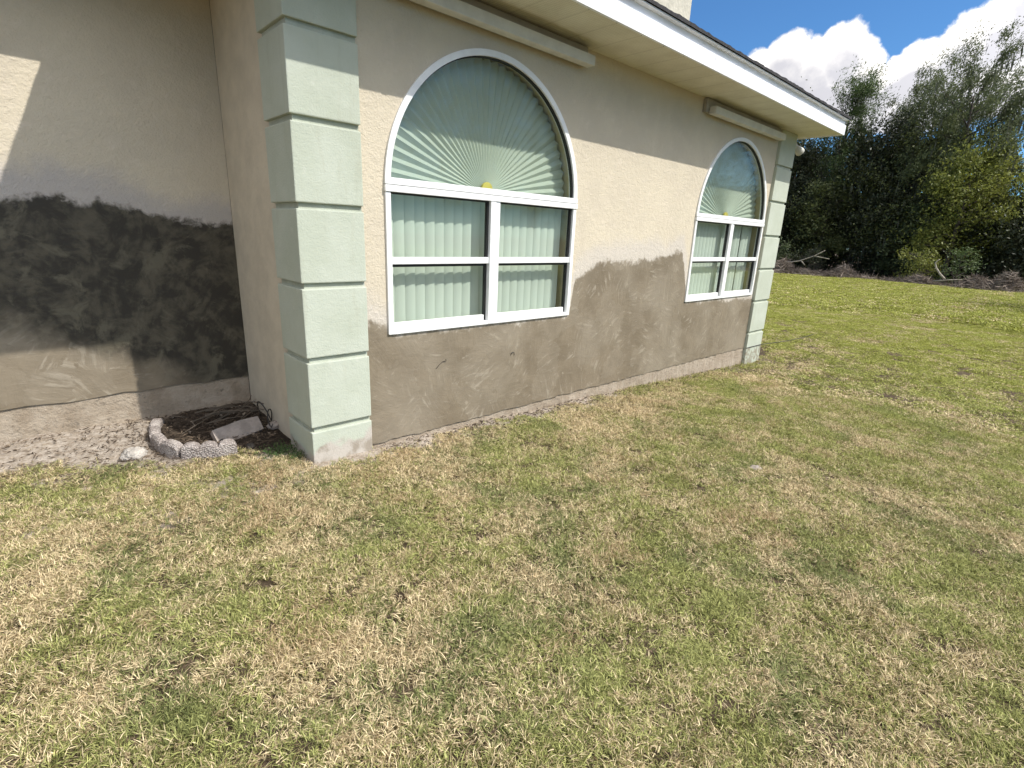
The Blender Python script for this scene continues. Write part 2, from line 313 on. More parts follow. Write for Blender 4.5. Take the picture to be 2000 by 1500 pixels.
# dark soil in the planting bed
bx = mth(nt, 'DIVIDE', mth(nt, 'SUBTRACT', s.outputs[0], .96), .50); by = mth(nt, 'DIVIDE', mth(nt, 'SUBTRACT', s.outputs[1], .86), .58)
bd = mth(nt, 'SQRT', mth(nt, 'ADD', mth(nt, 'MULTIPLY', bx, bx), mth(nt, 'MULTIPLY', by, by)))
bd = mth(nt, 'ADD', bd, mth(nt, 'MULTIPLY', mth(nt, 'SUBTRACT', noi(nt, co, 7, 4), .5), .4))
c = mixc(nt, mapr(nt, bd, .85, 1.1, 1, 0), c, mixc(nt, mapr(nt, noi(nt, co, 20, 5, .7), .4, .7), (.045, .035, .027), (.11, .085, .062)))
edge = mth(nt, 'ADD', s.outputs[0], mth(nt, 'MULTIPLY', mth(nt, 'SUBTRACT', noi(nt, co, .35, 4, .6), .5), 5.0))
c = mixc(nt, mapr(nt, edge, 44.6, 45.4), c, mixc(nt, mapr(nt, noi(nt, co, 2.5, 5, .7), .35, .65), (.10, .07, .05), (.20, .15, .11)))
setb(nt, b, Base_Color=c, Roughness=.95, Specular_IOR_Level=.1)
bump(nt, b, mth(nt, 'ADD', noi(nt, co, 30, 6, .7), noi(nt, co, 5, 3)), .9, .03); M['ground'] = m
# grass blades
m, nt, b = mat('grass_blades'); gp = nn(nt, 'ShaderNodeNewGeometry').outputs['Position']; s = nn(nt, 'ShaderNodeSeparateXYZ', i_0=gp)
rnd = nn(nt, 'ShaderNodeAttribute', attribute_name='rnd').outputs['Fac']; dead = nn(nt, 'ShaderNodeAttribute', attribute_name='dead').outputs['Fac']
big = noi(nt, gp, 1.15, 3, .6, .3); med = noi(nt, gp, 4.5, 3, .6, .2); fx = mapr(nt, s.outputs[0], 1.5, 14)
strip = mapr(nt, mth(nt, 'ABSOLUTE', mth(nt, 'ADD', s.outputs[1], .35)), .15, .75, 1, 0)   # brown band beside the wall
stripx = mth(nt, 'MULTIPLY', strip, mapr(nt, noi(nt, gp, .8, 2), .4, .6))
gr = mth(nt, 'ADD', mth(nt, 'MULTIPLY', mapr(nt, big, .3, .7), .42), mth(nt, 'ADD', .08, mth(nt, 'MULTIPLY', mapr(nt, med, .3, .7), .42)))
gr = mth(nt, 'ADD', mth(nt, 'SUBTRACT', gr, mth(nt, 'MULTIPLY', stripx, .3)), mth(nt, 'MULTIPLY', fx, .28))
isg = mapr(nt, mth(nt, 'SUBTRACT', mth(nt, 'SUBTRACT', mth(nt, 'ADD', gr, .28), mth(nt, 'MULTIPLY', dead, .42)), mth(nt, 'MULTIPLY', rnd, .72)), .0, .10)
r2 = mth(nt, 'FRACT', mth(nt, 'MULTIPLY', rnd, 11.7))
straw = mixc(nt, r2, (.15, .10, .042), (.98, .82, .52)); straw = mixc(nt, mapr(nt, noi(nt, gp, 1.9, 3), .55, .68, 0, .35), straw, (.42, .28, .15))
green = mixc(nt, r2, (.065, .074, .018), (.56, .57, .21))
green = mixc(nt, mapr(nt, noi(nt, gp, 1.4, 2, .5), .5, .66, 0, .4), green, (.12, .155, .075))
green = mixc(nt, fx, green, mixc(nt, r2, (.14, .16, .02), (.53, .54, .13)))
c = mixc(nt, isg, straw, green)
setb(nt, b, Base_Color=c, Roughness=.55, Specular_IOR_Level=.15)
t = nn(nt, 'ShaderNodeBsdfTranslucent', i_Color=c); x = nn(nt, 'ShaderNodeMixShader', i_0=.25, i_1=b.outputs[0], i_2=t.outputs[0])
nt.links.new(x.outputs[0], nt.nodes['Material Output'].inputs[0]); M['grass'] = m

# ---------------- ground sheet
def build_ground():
    xs = sorted(set([-400, -150, -60, -30, -15, -10, -6] + list(np.round(np.arange(-4, 9, .08), 3)) + list(np.round(np.arange(9, 50, .8), 2)) + [60, 80, 120, 200, 400]))
    ys = sorted(set([-400, -150, -60, -40, -30, -20, -14, -10, -8, -6] + list(np.round(np.arange(-5, 1.6, .08), 3)) + list(np.arange(2, 40, 1.5)) + [60, 100, 200, 400]))
    V = []; 
    for y in ys:
        for x in xs:
            h = gz(x, y)
            if -4 < x < 12 and -5 < y < 1.7:
                h += .003*fbm(x, y, 7, 2)
                if y > .35 and x < 1.3: h += .02*fbm(x, y, 6, 3) + .06*max(0, min(1, (y-.8)/.4))
                if x > 1.3 and y > -.3: h += .012*fbm(x, y, 9, 4)
            V.append((x, y, h))
    n = len(xs); Fc = [(j*n+i, j*n+i+1, (j+1)*n+i+1, (j+1)*n+i) for j in range(len(ys)-1) for i in range(n-1)]
    o = poly_obj('ground', V, Fc, M['ground'], smooth=True); tag(o, kind='structure')
build_ground()

# ---------------- grass: real blades in tiles, scattered over the lawn
def blade_mesh(name, size, n, L, W, deadfrac, lie=1.0):
    n = int(n); x = rng.uniform(-size/2, size/2, n); y = rng.uniform(-size/2, size/2, n)
    nc = max(4, int(n/11)); cx_, cy_ = rng.uniform(-size/2, size/2, nc), rng.uniform(-size/2, size/2, nc); ci = rng.integers(0, nc, n); cl = rng.random(n) < .72
    sp_ = L*.20; x = np.where(cl, cx_[ci]+rng.normal(0, sp_, n), x); y = np.where(cl, cy_[ci]+rng.normal(0, sp_, n), y)
    crnd = rng.random(nc); cdead = rng.random(nc) < deadfrac; clen = rng.uniform(.6, 1.25, nc)
    ph = rng.uniform(0, 6.28, 4); q = 2*np.pi/size
    a = ph[0] + 1.5*np.sin(x*q*.9+ph[1]) + 1.5*np.sin(y*q*1.1+ph[2]) + rng.normal(0, .75, n) + np.where(rng.random(n) < .25, rng.uniform(0, 6.28, n), 0)
    a = np.where(cl, a + (crnd[ci]-.5)*3, a)
    dead = np.where(cl & (rng.random(n) < .8), cdead[ci], rng.random(n) < deadfrac).astype(float)
    brnd = np.where(cl, np.clip(crnd[ci]*.7 + rng.random(n)*.3, 0, .999), rng.random(n))
    ln = rng.uniform(L*.5, L*1.3, n)*np.where(dead > 0, 1.15, 1.0)*np.where(cl, clen[ci], .9); wd = rng.uniform(W*.6, W*1.3, n)
    el = np.where(dead > 0, rng.uniform(.04, .95, n), rng.uniform(.25, 1.35, n))*lie
    dx, dy = np.cos(a), np.sin(a); sx, sy = -dy, dx
    z0 = np.where(dead > 0, rng.uniform(0, .020, n), -.004)*(L/.05)
    tw = rng.uniform(-.8, .8, n)
    def P(t, k, side, drop):
        r = ln*t*np.cos(el) ; h = z0 + ln*t*np.sin(el) - ln*drop
        return np.stack([x+dx*r+sx*wd*k*side*np.cos(tw), y+dy*r+sy*wd*k*side*np.cos(tw), h + wd*k*side*np.sin(tw)], 1)
    rows = [P(0, .5, -1, 0), P(0, .5, 1, 0), P(.5, .5, -1, .02), P(.5, .5, 1, .02), P(1, 0, 0, .16*1)]
    V = np.stack(rows, 1).reshape(-1, 3); b = np.arange(n)[:, None]*5
    quads = (b + np.array([0, 1, 3, 2])); tris = (b + np.array([2, 3, 4]))
    me = bpy.data.meshes.new(name); me.vertices.add(len(V)); me.vertices.foreach_set('co', V.ravel().astype(np.float32))
    loops = np.concatenate([quads, tris], 1).ravel(); me.loops.add(len(loops)); me.loops.foreach_set('vertex_index', loops.astype(np.int32))
    st = np.stack([np.arange(n)*7, np.arange(n)*7+4], 1).ravel(); me.polygons.add(2*n); me.polygons.foreach_set('loop_start', st.astype(np.int32))
    me.update(calc_edges=True)
    for nm, arr in (('rnd', brnd), ('dead', dead)):
        at = me.attributes.new(nm, 'FLOAT', 'POINT'); at.data.foreach_set('value', np.repeat(arr, 5).astype(np.float32))
    me.materials.append(M['grass']); return me
def scatter(name, meshes, pts, label):
    col = bpy.data.collections.new(name+'_tufts')
    for i, me in enumerate(meshes):
        o = bpy.data.objects.new('%s_tuft_%02d' % (name, i), me); col.objects.link(o)
    pts = np.array(pts); me = bpy.data.meshes.new(name); me.vertices.add(len(pts)); me.vertices.foreach_set('co', pts[:, :3].ravel().astype(np.float32))
    for nm, arr in (('rz', pts[:, 3]), ('sc', pts[:, 4]), ('sz', pts[:, 5])):
        a = me.attributes.new(nm, 'FLOAT', 'POINT'); a.data.foreach_set('value', arr.astype(np.float32))
    a = me.attributes.new('pick', 'INT', 'POINT'); a.data.foreach_set('value', rng.integers(0, len(meshes), len(pts)).astype(np.int32))
    me.materials.append(M['grass'])
    o = bpy.data.objects.new(name, me); S.collection.objects.link(o)
    g = bpy.data.node_groups.new(name+'_scatter', 'GeometryNodeTree')
    g.interface.new_socket('Geometry', in_out='INPUT', socket_type='NodeSocketGeometry'); g.interface.new_socket('Geometry', in_out='OUTPUT', socket_type='NodeSocketGeometry')
    gi = g.nodes.new('NodeGroupInput'); go = g.nodes.new('NodeGroupOutput'); iop = g.nodes.new('GeometryNodeInstanceOnPoints'); ci = g.nodes.new('GeometryNodeCollectionInfo')
    ci.inputs['Collection'].default_value = col; ci.inputs['Separate Children'].default_value = True; ci.inputs['Reset Children'].default_value = True
    iop.inputs['Pick Instance'].default_value = True
    def attr(nm, t='FLOAT'):
        n = g.nodes.new('GeometryNodeInputNamedAttribute'); n.data_type = t; n.inputs['Name'].default_value = nm; return n.outputs['Attribute']
    cr = g.nodes.new('ShaderNodeCombineXYZ'); cs = g.nodes.new('ShaderNodeCombineXYZ'); L = g.links.new
    L(attr('rz'), cr.inputs[2]); L(attr('sc'), cs.inputs[0]); L(attr('sc'), cs.inputs[1]); L(attr('sz'), cs.inputs[2])
    L(gi.outputs[0], iop.inputs['Points']); L(ci.outputs[0], iop.inputs['Instance']); L(attr('pick', 'INT'), iop.inputs['Instance Index'])
    L(cr.outputs[0], iop.inputs['Rotation']); L(cs.outputs[0], iop.inputs['Scale']); L(iop.outputs[0], go.inputs[0])
    md = o.modifiers.new('scatter', 'NODES'); md.node_group = g
    tag(o, label, 'grass', kind='stuff'); return o
def lawn_density(x, y):
    """0..1: how much grass grows here (bare by the walls and in the bed)"""
    n = fbm(x, y, 2.2, 8)*.16 + fbm(x, y, 8, 9)*.08
    if x < 1.22: d = (float(np.interp(x, [-3, -.28, .08, .34, .57, .86, 1.07, 1.2], [1.2, 1.12, .93, .66, .50, .36, .27, .02])) - y + n*.6)/.22
    elif x < 8.15: d = (-.12 - y + n)/.28 + (.75 if 4.6 < x < 7.6 else 0)*(1 if y < -.02 else 0)
    else: d = 1
    d = d if not (1.22 <= x < 8.15) else max(d, (-.05 - y + n*.6)/.22)
    if 1.1 < x < 8.15 and y > -.06: d = 0
    return max(0, min(1, d))
near_m = [blade_mesh('blades', .20, 1350, .027, .0022, .47) for _ in range(10)]
long_m = [blade_mesh('long_blades', .22, 30, .046, .0036, .1) for _ in range(6)]
mid_m = [blade_mesh('blades', .5, 2600, .030, .0052, .5) for _ in range(6)]
far_m = [blade_mesh('blades', 1.6, 2600, .05, .022, .45) for _ in range(5)]
P1, P2, P3, P4 = [], [], [], []
def visible(x, y, marg):
    v = Vector((x, y, gz(x, y))) - CAM; d = v.dot(_f)
    if d < .15: return False
    return abs(v.dot(_r))/d < 1.0 + marg/max(d, .5) and v.dot(_u)/d > -.76 - marg/max(d, .5)
st = .125
for x in np.arange(-4, 9, st):
    for y in np.arange(-7.5, 1.3, st):
        px, py = x+rng.uniform(-.06, .06), y+rng.uniform(-.06, .06)
        if (px**2 + (py+3.1)**2) > 7.2**2 or not visible(px, py, 2.6): continue
        d = lawn_density(px, py)
        if rng.random() > d*1.15: continue
        lump = 1 + .35*fbm(px, py, 3.5, 11)
        P1.append((px, py, gz(px, py)+.002, rng.uniform(0, 6.28), rng.uniform(.85, 1.1), lump*rng.uniform(.75, 1.25)*(.5+.5*d)))
for x in np.arange(-2.5, 9, .17):
    for y in np.arange(-7, 1.0, .17):
        px, py = x+rng.uniform(-.09, .09), y+rng.uniform(-.09, .09)
        if (px**2 + (py+3.1)**2) > 7.5**2 or not visible(px, py, 2.6): continue
        if lawn_density(px, py) < .3: continue
        lump = fbm(px, py, 1.6, 12)
        edgeb = 1 if (y > .2 and x < 1.2) or (x > 1.2 and y > -.55) else 0
        if lump + .35*edgeb < -.05 + rng.uniform(-.2, .2): continue
        P4.append((px, py, gz(px, py), rng.uniform(0, 6.28), rng.uniform(.8, 1.3), rng.uniform(.7, 1.15)))
for i in range(420):   # untrimmed green fringe along the wall base
    px, py = random.uniform(4.4, 7.7), -.03-abs(random.gauss(0, .13)); P4.append((px, py, gz(px, py), rng.uniform(0, 6.28), rng.uniform(.7, 1.1), rng.uniform(.8, 1.5)))
for i in range(60):
    px, py = random.uniform(1.2, 4.4), -.07-abs(random.gauss(0, .08)); P4.append((px, py, gz(px, py), rng.uniform(0, 6.28), rng.uniform(.4, .8), rng.uniform(.5, 1.1)))
st = .36
for x in np.arange(2, 26, st):
    for y in np.arange(-20, 12, st):
        px, py = x+rng.uniform(-.18, .18), y+rng.uniform(-.18, .18); r = math.hypot(px, py+3.1)
        if r < 6.7 or r > 22 or not visible(px, py, 4): continue
        if px < 8.3 and py > -.25: continue
        if px < 9.3 and py > 0: continue
        P2.append((px, py, gz(px, py), rng.uniform(0, 6.28), rng.uniform(.9, 1.15), rng.uniform(.6, 1.15)))
st = 1.05
for x in np.arange(14, 47, st):
    for y in np.arange(-44, 44, st):
        px, py = x+rng.uniform(-.5, .5), y+rng.uniform(-.5, .5); r = math.hypot(px, py+3.1)
        if r < 20 or px + 2.5*fbm(0, py, .35, 3) > 44.6 or not visible(px, py, 6): continue
        P3.append((px, py, gz(px, py)+.03, rng.uniform(0, 6.28), rng.uniform(.9, 1.2), rng.uniform(.5, 1.0)))
scatter('lawn_grass', near_m, P1, 'short patchy lawn of straw and green blades in the foreground')
scatter('long_grass', long_m, P4, 'longer green blades standing out of the short lawn near the house')
scatter('distant_grass', mid_m, P2, 'mown yellow green lawn running past the house corner')
scatter('field_grass', far_m, P3, 'far mown field reaching the brush piles and trees')

# ---------------- the house
house = tag(empty('house', (1.2, 0, 0)), 'single storey beige stucco house with arched windows and pale green corner quoins', 'house')
HX = Vector((1.2, 0, 0))
def hobj(o):  # children of the house keep world coordinates
    o.parent = house; o.matrix_parent_inverse = Matrix.Translation(-HX); return o
WX, WW, ZS, ZT, ZA = (1.771, 5.689), 1.838, .908, 1.868, 2.797
CR = .136; SOF = 3.045
def arch_z(x, cx, rx, rz): return ZT + rz*math.sqrt(max(0, 1-((x-cx)/rx)**2))
def main_wall():
    bm = bmesh.new(); X0, X1, top = 1.23, 8.06, SOF+.02
    xs = set(np.round(np.linspace(X0, X1, 140), 4))
    for wx in WX:
        cx = wx+WW/2; xs |= set(np.round(cx - WW/2*np.cos(np.linspace(0, math.pi, 49)), 4))
    xs = sorted(xs)
    def lo(x): return CR + .012*fbm(x, 0, 9, 6) + .006*fbm(x, 0, 40, 7)
    for a, b in zip(xs, xs[1:]):
        if b-a < 1e-4: continue
        m = (a+b)/2; win = None
        for wx in WX:
            if wx < m < wx+WW: win = wx
        def q(pts): bm.faces.new([bm.verts.new(p) for p in pts])
        if win is None: q([(a, 0, lo(a)), (b, 0, lo(b)), (b, 0, top), (a, 0, top)])
        else:
            cx = win+WW/2; r = ZA-ZT
            q([(a, 0, lo(a)), (b, 0, lo(b)), (b, 0, ZS), (a, 0, ZS)])
            q([(a, 0, arch_z(a, cx, WW/2, r)), (b, 0, arch_z(b, cx, WW/2, r)), (b, 0, top), (a, 0, top)])
        q([(a, .03, lo(a)), (b, .03, lo(b)), (b, 0, lo(b)), (a, 0, lo(a))])
    bmesh.ops.remove_doubles(bm, verts=bm.verts, dist=1e-5)
    hobj(bm_obj('front_wall', bm, M['wall']))
main_wall()
def strip_wall(name, mt, axis, c, a, b, lo, hi, seed, proud):
    """plain wall with a ragged lower edge; axis 0: plane x=c, 1: plane y=c"""
    bm = bmesh.new(); n = 90; pv = None
    for i in range(n+1):
        t = a+(b-a)*i/n; z = lo + .010*fbm(t, seed, 9, 6) + .005*fbm(t, seed, 40, 7)
        P = (lambda d, zz: (t, c+d, zz)) if axis == 1 else (lambda d, zz: (c+d, t, zz))
        cur = [bm.verts.new(P(proud, z)), bm.verts.new(P(0, z)), bm.verts.new(P(0, hi))]
        if pv: bm.faces.new((pv[0], cur[0], cur[1], pv[1])); bm.faces.new((pv[1], cur[1], cur[2], pv[2]))
        pv = cur
    return hobj(bm_obj(name, bm, mt))
LW = 1.30
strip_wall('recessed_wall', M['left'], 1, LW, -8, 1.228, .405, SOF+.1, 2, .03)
M['ret'] = simple('stucco_plain', (.575, .505, .39), .85, .05, 6, .6, .006)
bm = bmesh.new()
bm.faces.new([bm.verts.new(p) for p in [(1.23, LW, -.3), (1.23, .0, -.3), (1.23, .0, SOF+.02), (1.23, LW, SOF+.02)]])
hobj(bm_obj('return_wall', bm, M['ret']))
bm = bmesh.new(); bm.faces.new([bm.verts.new(p) for p in [(8.06, 0, -1), (8.06, 9, -1), (8.06, 9, SOF+.02), (8.06, 0, SOF+.02)]])
bm.faces.new([bm.verts.new(p) for p in [(8.06, 9, -1), (-8, 9, -1), (-8, 9, SOF+.1), (8.06, 9, SOF+.1)]])
bm.faces.new([bm.verts.new(p) for p in [(-8, 9, -1), (-8, 1.3, -1), (-8, 1.3, SOF+.1), (-8, 9, SOF+.1)]])
hobj(bm_obj('outer_wall', bm, M['ret']))
bm = bmesh.new()
n = 160
for (x0, x1, y, top) in ((1.6, 7.6, .013, CR+.03), (-8, 1.229, LW+.012, .43)):
    pv = None
    for i in range(n+1):
        x = x0+(x1-x0)*i/n; d = .006*fbm(x, y, 7, 5)
        cur = [bm.verts.new((x, y+d, top)), bm.verts.new((x, y-.012+d+.008*fbm(x, 3, 20, 5), -.02 if x < 3 else -.1)), bm.verts.new((x, y-.05, -.6))]
        if pv: bm.faces.new((pv[0], pv[1], cur[1], cur[0])); bm.faces.new((pv[1], pv[2], cur[2], cur[1]))
        pv = cur
hobj(bm_obj('foundation', bm, M['found']))

def quoin(x0, x1, zlow):
    bm = bmesh.new(); g0, gs = 2.6215, .4505; gh = .034; zt = SOF-.002
    box(bm, (x0+.022, -.018, zlow), (x1-.004, .33, zt))
    tops = [zt] + [g0-i*gs-gh for i in range(6)]; bots = [g0-i*gs for i in range(6)] + [zlow-.002]
    for t, b_ in zip(tops, bots): box(bm, (x0, -.04, b_), (x1, .352, t), .007)
    for v in bm.verts: v.co += Vector((.0012*fbm(v.co.z, v.co.x, 30, 3), .0012*fbm(v.co.z, v.co.x, 30, 4), 0))
    return hobj(bm_obj('quoin_column', bm, M['quoin']))
quoin(1.19, 1.602, -.2); quoin(7.592, 8.1, -.6)

# windows
def ring(bm, cx, r0x, r0z, r1x, r1z, y0, y1, n=64):
    A = []
    for i in range(n+1):
        t = math.pi*i/n; c, s_ = math.cos(t), math.sin(t)
        A.append([bm.verts.new((cx+rx*c, y, ZT+rz*s_)) for rx, rz, y in ((r0x, r0z, y0), (r1x, r1z, y0), (r1x, r1z, y1), (r0x, r0z, y1))])
    for P, Q in zip(A, A[1:]):
        for k in range(4): bm.faces.new((P[k], P[(k+1) % 4], Q[(k+1) % 4], Q[k]))
    for P in (A[0], A[-1]): bm.faces.new(P)
def window(wx, nslat, gapx, lab):
    cx = wx+WW/2; x1 = wx+WW; rz = ZA-ZT
    bm = bmesh.new()
    ring(bm, cx, WW/2+.004, rz+.004, WW/2-.036, rz-.036, -.016, .045)
    box(bm, (wx-.006, -.020, ZT-.001), (x1+.006, .05, ZT+.040), .003)       # sill of the arch
    box(bm, (wx-.008, -.024, ZT-.045), (x1+.008, .05, ZT-.005), .003)       # head of the lower pair
    box(bm, (wx-.004, -.016, ZS-.002), (wx+.034, .05, ZT-.0455), .003); box(bm, (x1-.034, -.016, ZS-.002), (x1+.004, .05, ZT-.0455), .003)
    box(bm, (cx-.050, -.020, ZS+.001), (cx+.002, .05, ZT-.0455), .003); box(bm, (cx+.005, -.016, ZS+.001), (cx+.045, .05, ZT-.0455), .003)
    box(bm, (wx+.034, -.018, ZS-.003), (x1-.034, .055, ZS+.026), .003)
    win = hobj(bm_obj('window', bm, M['frame'])); 
    def sub(o): o.parent = win; return o
    for a, b_ in ((wx+.0345, cx-.0505), (cx+.0455, x1-.0345)):
        bm = bmesh.new()
        box(bm, (a, -.010, 1.372), (b_, .020, 1.418), .003)              # meeting rail
        box(bm, (a+.001, .012, ZS+.027), (b_-.018, .042, ZS+.070), .003)          # bottom rail of the sash
        sub(bm_obj('sash', bm, M['frame']))
        bm = bmesh.new()
        box(bm, (b_-.014, .004, 1.4185), (b_-.0005, .034, ZT-.046)); box(bm, (b_-.012, .014, ZS+.0265), (b_-.0008, .044, 1.371))
        box(bm, (a, .004, ZT-.056), (b_-.0145, .034, ZT-.0458)); box(bm, (a, .020, 1.352), (b_-.0125, .04, 1.3715))
        sub(bm_obj('gasket', bm, M['gasket']))
        for z0, z1, y in ((1.4185, ZT-.056, .018), (ZS+.070, 1.352, .030)):
            sub(poly_obj('glass_pane', [(a, y, z0), (b_-.012, y, z0), (b_-.012, y, z1), (a, y, z1)], [(0, 1, 2, 3)], M['glass']))
    V = [(cx, .018, ZT+.038)]; rr = WW/2-.034
    V += [(cx+rr*math.cos(t), .018, max(ZT+.038, ZT+(rz-.034)*math.sin(t))) for t in np.linspace(0, math.pi, 65)]
    sub(poly_obj('glass_pane', V, [(0, i, i+1) for i in range(1, 65)], M['glass']))
    bm = bmesh.new(); ring(bm, cx, WW/2-.036, rz-.036, WW/2-.043, rz-.043, .0, .03); sub(bm_obj('gasket', bm, M['gasket']))
    # deep tan reveal, open to the room
    bm = bmesh.new(); d = .17; ao, ai = 1e-3, .045
    prof = [(wx+.002, ZS+.001)] + [(cx-(WW/2-.002)*math.cos(t), ZT+(rz-.002)*math.sin(t)) for t in np.linspace(0, math.pi, 49)] + [(x1-.002, ZS+.001)]
    vs = [(bm.verts.new((x, ai, z)), bm.verts.new((x, d, z))) for x, z in prof]
    for P, Q in zip(vs, vs[1:]+vs[:1]): bm.faces.new((P[0], Q[0], Q[1], P[1]))
    sub(bm_obj('reveal', bm, M['reveal']))
    # vertical blind
    bm = bmesh.new(); pitch = .0835; yb = .125
    x = wx+.03; k = 0
    ang = R(16)
    for k in range(nslat):
        xx = x + k*pitch
        if gapx and any(abs(k-g) < .5 for g in gapx): continue
        a2 = ang + R(random.uniform(-4, 4)); cols = []
        for j in range(7):
            u_ = -.047+.094*j/6; bow = .009*(1-(u_/.047)**2)
            px_ = xx+.045 + u_*math.cos(a2) - bow*math.sin(a2); py_ = yb - u_*math.sin(a2) - bow*math.cos(a2)
            cols.append((bm.verts.new((px_, py_, ZS+.025)), bm.verts.new((px_, py_, ZT-.02))))
        for P, Q in zip(cols, cols[1:]): bm.faces.new((P[0], Q[0], Q[1], P[1]))
    sub(bm_obj('vertical_blind', bm, M['blind'], smooth=True))
    bm = bmesh.new(); box(bm, (wx+.02, .09, ZT-.03), (x1-.02, .165, ZT+.01), .003); sub(bm_obj('blind_headrail', bm, M['blind']))
    # pleated sunburst shade
    bm = bmesh.new(); NP = 36; yc = .118; rows = []
    cz = ZT+.012; Rx = WW/2-.03; Rz = rz-.03
    for i in range(2*NP+1):
        t = math.pi*i/(2*NP); sg = 1 if i % 2 else -1; row = []
        for f in (.045, .35, .7, 1.0):
            row.append(bm.verts.new((cx-Rx*f*math.cos(t), yc + sg*.012*f, cz+Rz*f*math.sin(t) + (.0 if f < 1 else -.004*sg))))
        rows.append(row)
    for P, Q in zip(rows, rows[1:]):
        for k in range(3): bm.faces.new((P[k], P[k+1], Q[k+1], Q[k]))
    sub(bm_obj('pleated_shade', bm, M['fan']))
    bm = bmesh.new(); c0 = [bm.verts.new((cx+.052*math.cos(t), yc-.03, cz+.030+.052*math.sin(t))) for t in np.linspace(-.3, math.pi+.3, 20)]
    c1 = [bm.verts.new((v.co.x, yc-.012, v.co.z)) for v in c0]; bm.faces.new(c0)
    for i in range(19): bm.faces.new((c0[i], c0[i+1], c1[i+1], c1[i]))
    sub(bm_obj('shade_button', bm, M['button']))
    # room wall behind
    return win
window(WX[0], 21, None, ''); window(WX[1], 21, (14, 17), '')
bm = bmesh.new(); bm.faces.new([bm.verts.new(p) for p in [(1.4, 2.6, 0), (8, 2.6, 0), (8, 2.6, 3), (1.4, 2.6, 3)]]); bm.faces.new([bm.verts.new(p) for p in [(1.3, .3, .35), (8, .3, .35), (8, 2.6, .35), (1.3, 2.6, .35)]])
M['room'] = simple('room_paint', (.38, .34, .24), .8); hobj(bm_obj('room_interior', bm, M['room']))

# eaves
E0, EX0, EX1, EYL = -.53, .66, 8.36, LW-.47
bm = bmesh.new()
def quad(bm, *p): bm.faces.new([bm.verts.new(q) for q in p])
quad(bm, (EX0+.02, E0+.02, SOF), (EX1-.02, E0+.02, SOF), (EX1-.02, .004, SOF), (EX0+.02, .004, SOF))
quad(bm, (EX0+.02, .004, SOF), (1.232, .004, SOF), (1.232, LW+.01, SOF), (EX0+.02, LW+.01, SOF))
quad(bm, (8.04, .004, SOF), (EX1-.02, .004, SOF), (EX1-.02, 9, SOF), (8.04, 9, SOF))
quad(bm, (-8, EYL+.02, SOF), (EX0+.02, EYL+.02, SOF), (EX0+.02, LW+.01, SOF), (-8, LW+.01, SOF))
hobj(bm_obj('soffit', bm, M['soffit']))
bm = bmesh.new()
zl, zm, zh = SOF-.012, SOF+.108, SOF+.165
box(bm, (EX0, E0, zl), (EX1, E0+.022, zm), .002); box(bm, (EX0, E0+.0225, zl), (EX0+.022, EYL+.02, zm), .002)
box(bm, (EX1-.022, E0+.0225, zl), (EX1, 9, zm), .002); box(bm, (-8, EYL, zl), (EX0-.0005, EYL+.022, zm), .002)
box(bm, (EX0+.004, E0+.016, zm+.0005), (EX1-.004, E0+.04, zh)); box(bm, (EX0+.004, E0+.0305, zm+.0005), (EX0+.03, EYL+.02, zh))
box(bm, (EX1-.03, E0+.0305, zm+.0005), (EX1-.004, 9, zh)); box(bm, (-8, EYL+.006, zm+.0005), (EX0+.0035, EYL+.03, zh))
for xj in (2.05, 4.7, 7.35): box(bm, (xj, E0-.0025, zl-.001), (xj+.035, E0-.0003, zm-.001))
hobj(bm_obj('fascia', bm, M['fascia']))
for i in range(24):
    bm = bmesh.new(); bmesh.ops.create_icosphere(bm, subdivisions=1, radius=.005, matrix=Matrix.Translation((.9+i*.305, E0+.035, SOF-.002)))
    hobj(bm_obj('nail', bm, M['gasket']))
bm = bmesh.new()   # drip edge
box(bm, (EX0-.02, E0-.026, zh+.0005), (EX1+.02, E0+.05, zh+.010)); box(bm, (EX0-.022, E0+.0505, zh+.0005), (EX0+.05, EYL, zh+.010)); box(bm, (EX1-.05, E0+.0505, zh+.0005), (EX1+.022, 9, zh+.01)); box(bm, (-8, EYL-.022, zh+.0005), (EX0-.0225, EYL+.05, zh+.010))
hobj(bm_obj('drip_edge', bm, M['fascia']))
# shingle roof: hip over the wing, slope over the recessed part
bm = bmesh.new(); ze = zh+.012; sl_ = .40; yb0 = E0-.038; xr = EX1+.03; xl = EX0-.03
n = 200
top = []
rid = 4.2; zr = ze + sl_*(rid-yb0)
def edge_strip(pts):
    # thick ragged shingle butt edge
    lo_ = []; hi_ = []
    for (x, y) in pts:
        j = .007*fbm(x, y, 14, 4) + .008*((int(x*3.3+y*3.3)*7919 % 13)/13) + .003*random.random(); lo_.append(bm.verts.new((x, y, ze-.001))); hi_.append(bm.verts.new((x, y, ze+.018+j)))
    for i in range(len(pts)-1): bm.faces.new((lo_[i], lo_[i+1], hi_[i+1], hi_[i]))
    return hi_
fr_ = edge_strip([(xl+(xr-xl)*i/n, yb0-.004*random.random()) for i in range(n+1)])
A = bm.verts.new((xl+(rid-yb0), rid, zr)); B = bm.verts.new((xr-(rid-yb0) if xr-(rid-yb0) > xl+(rid-yb0) else (xl+xr)/2+.05, rid, zr))
half = n//2
for i in range(n): bm.faces.new((fr_[i], fr_[i+1], A if i < half else B))
bm.faces.new((fr_[half], B, A))
bk = edge_strip([(xr+.003*random.random(), yb0+(9-yb0)*i/120) for i in range(121)])
for i in range(120): bm.faces.new((bk[i], bk[i+1], B))
lk = edge_strip([(xl-.003*random.random(), yb0+(EYL-yb0)*i/40) for i in range(41)])
for i in range(40): bm.faces.new((lk[i+1], lk[i], A))
wk = edge_strip([(-8+(xl+8)*i/120, EYL-.03-.004*random.random()) for i in range(121)])
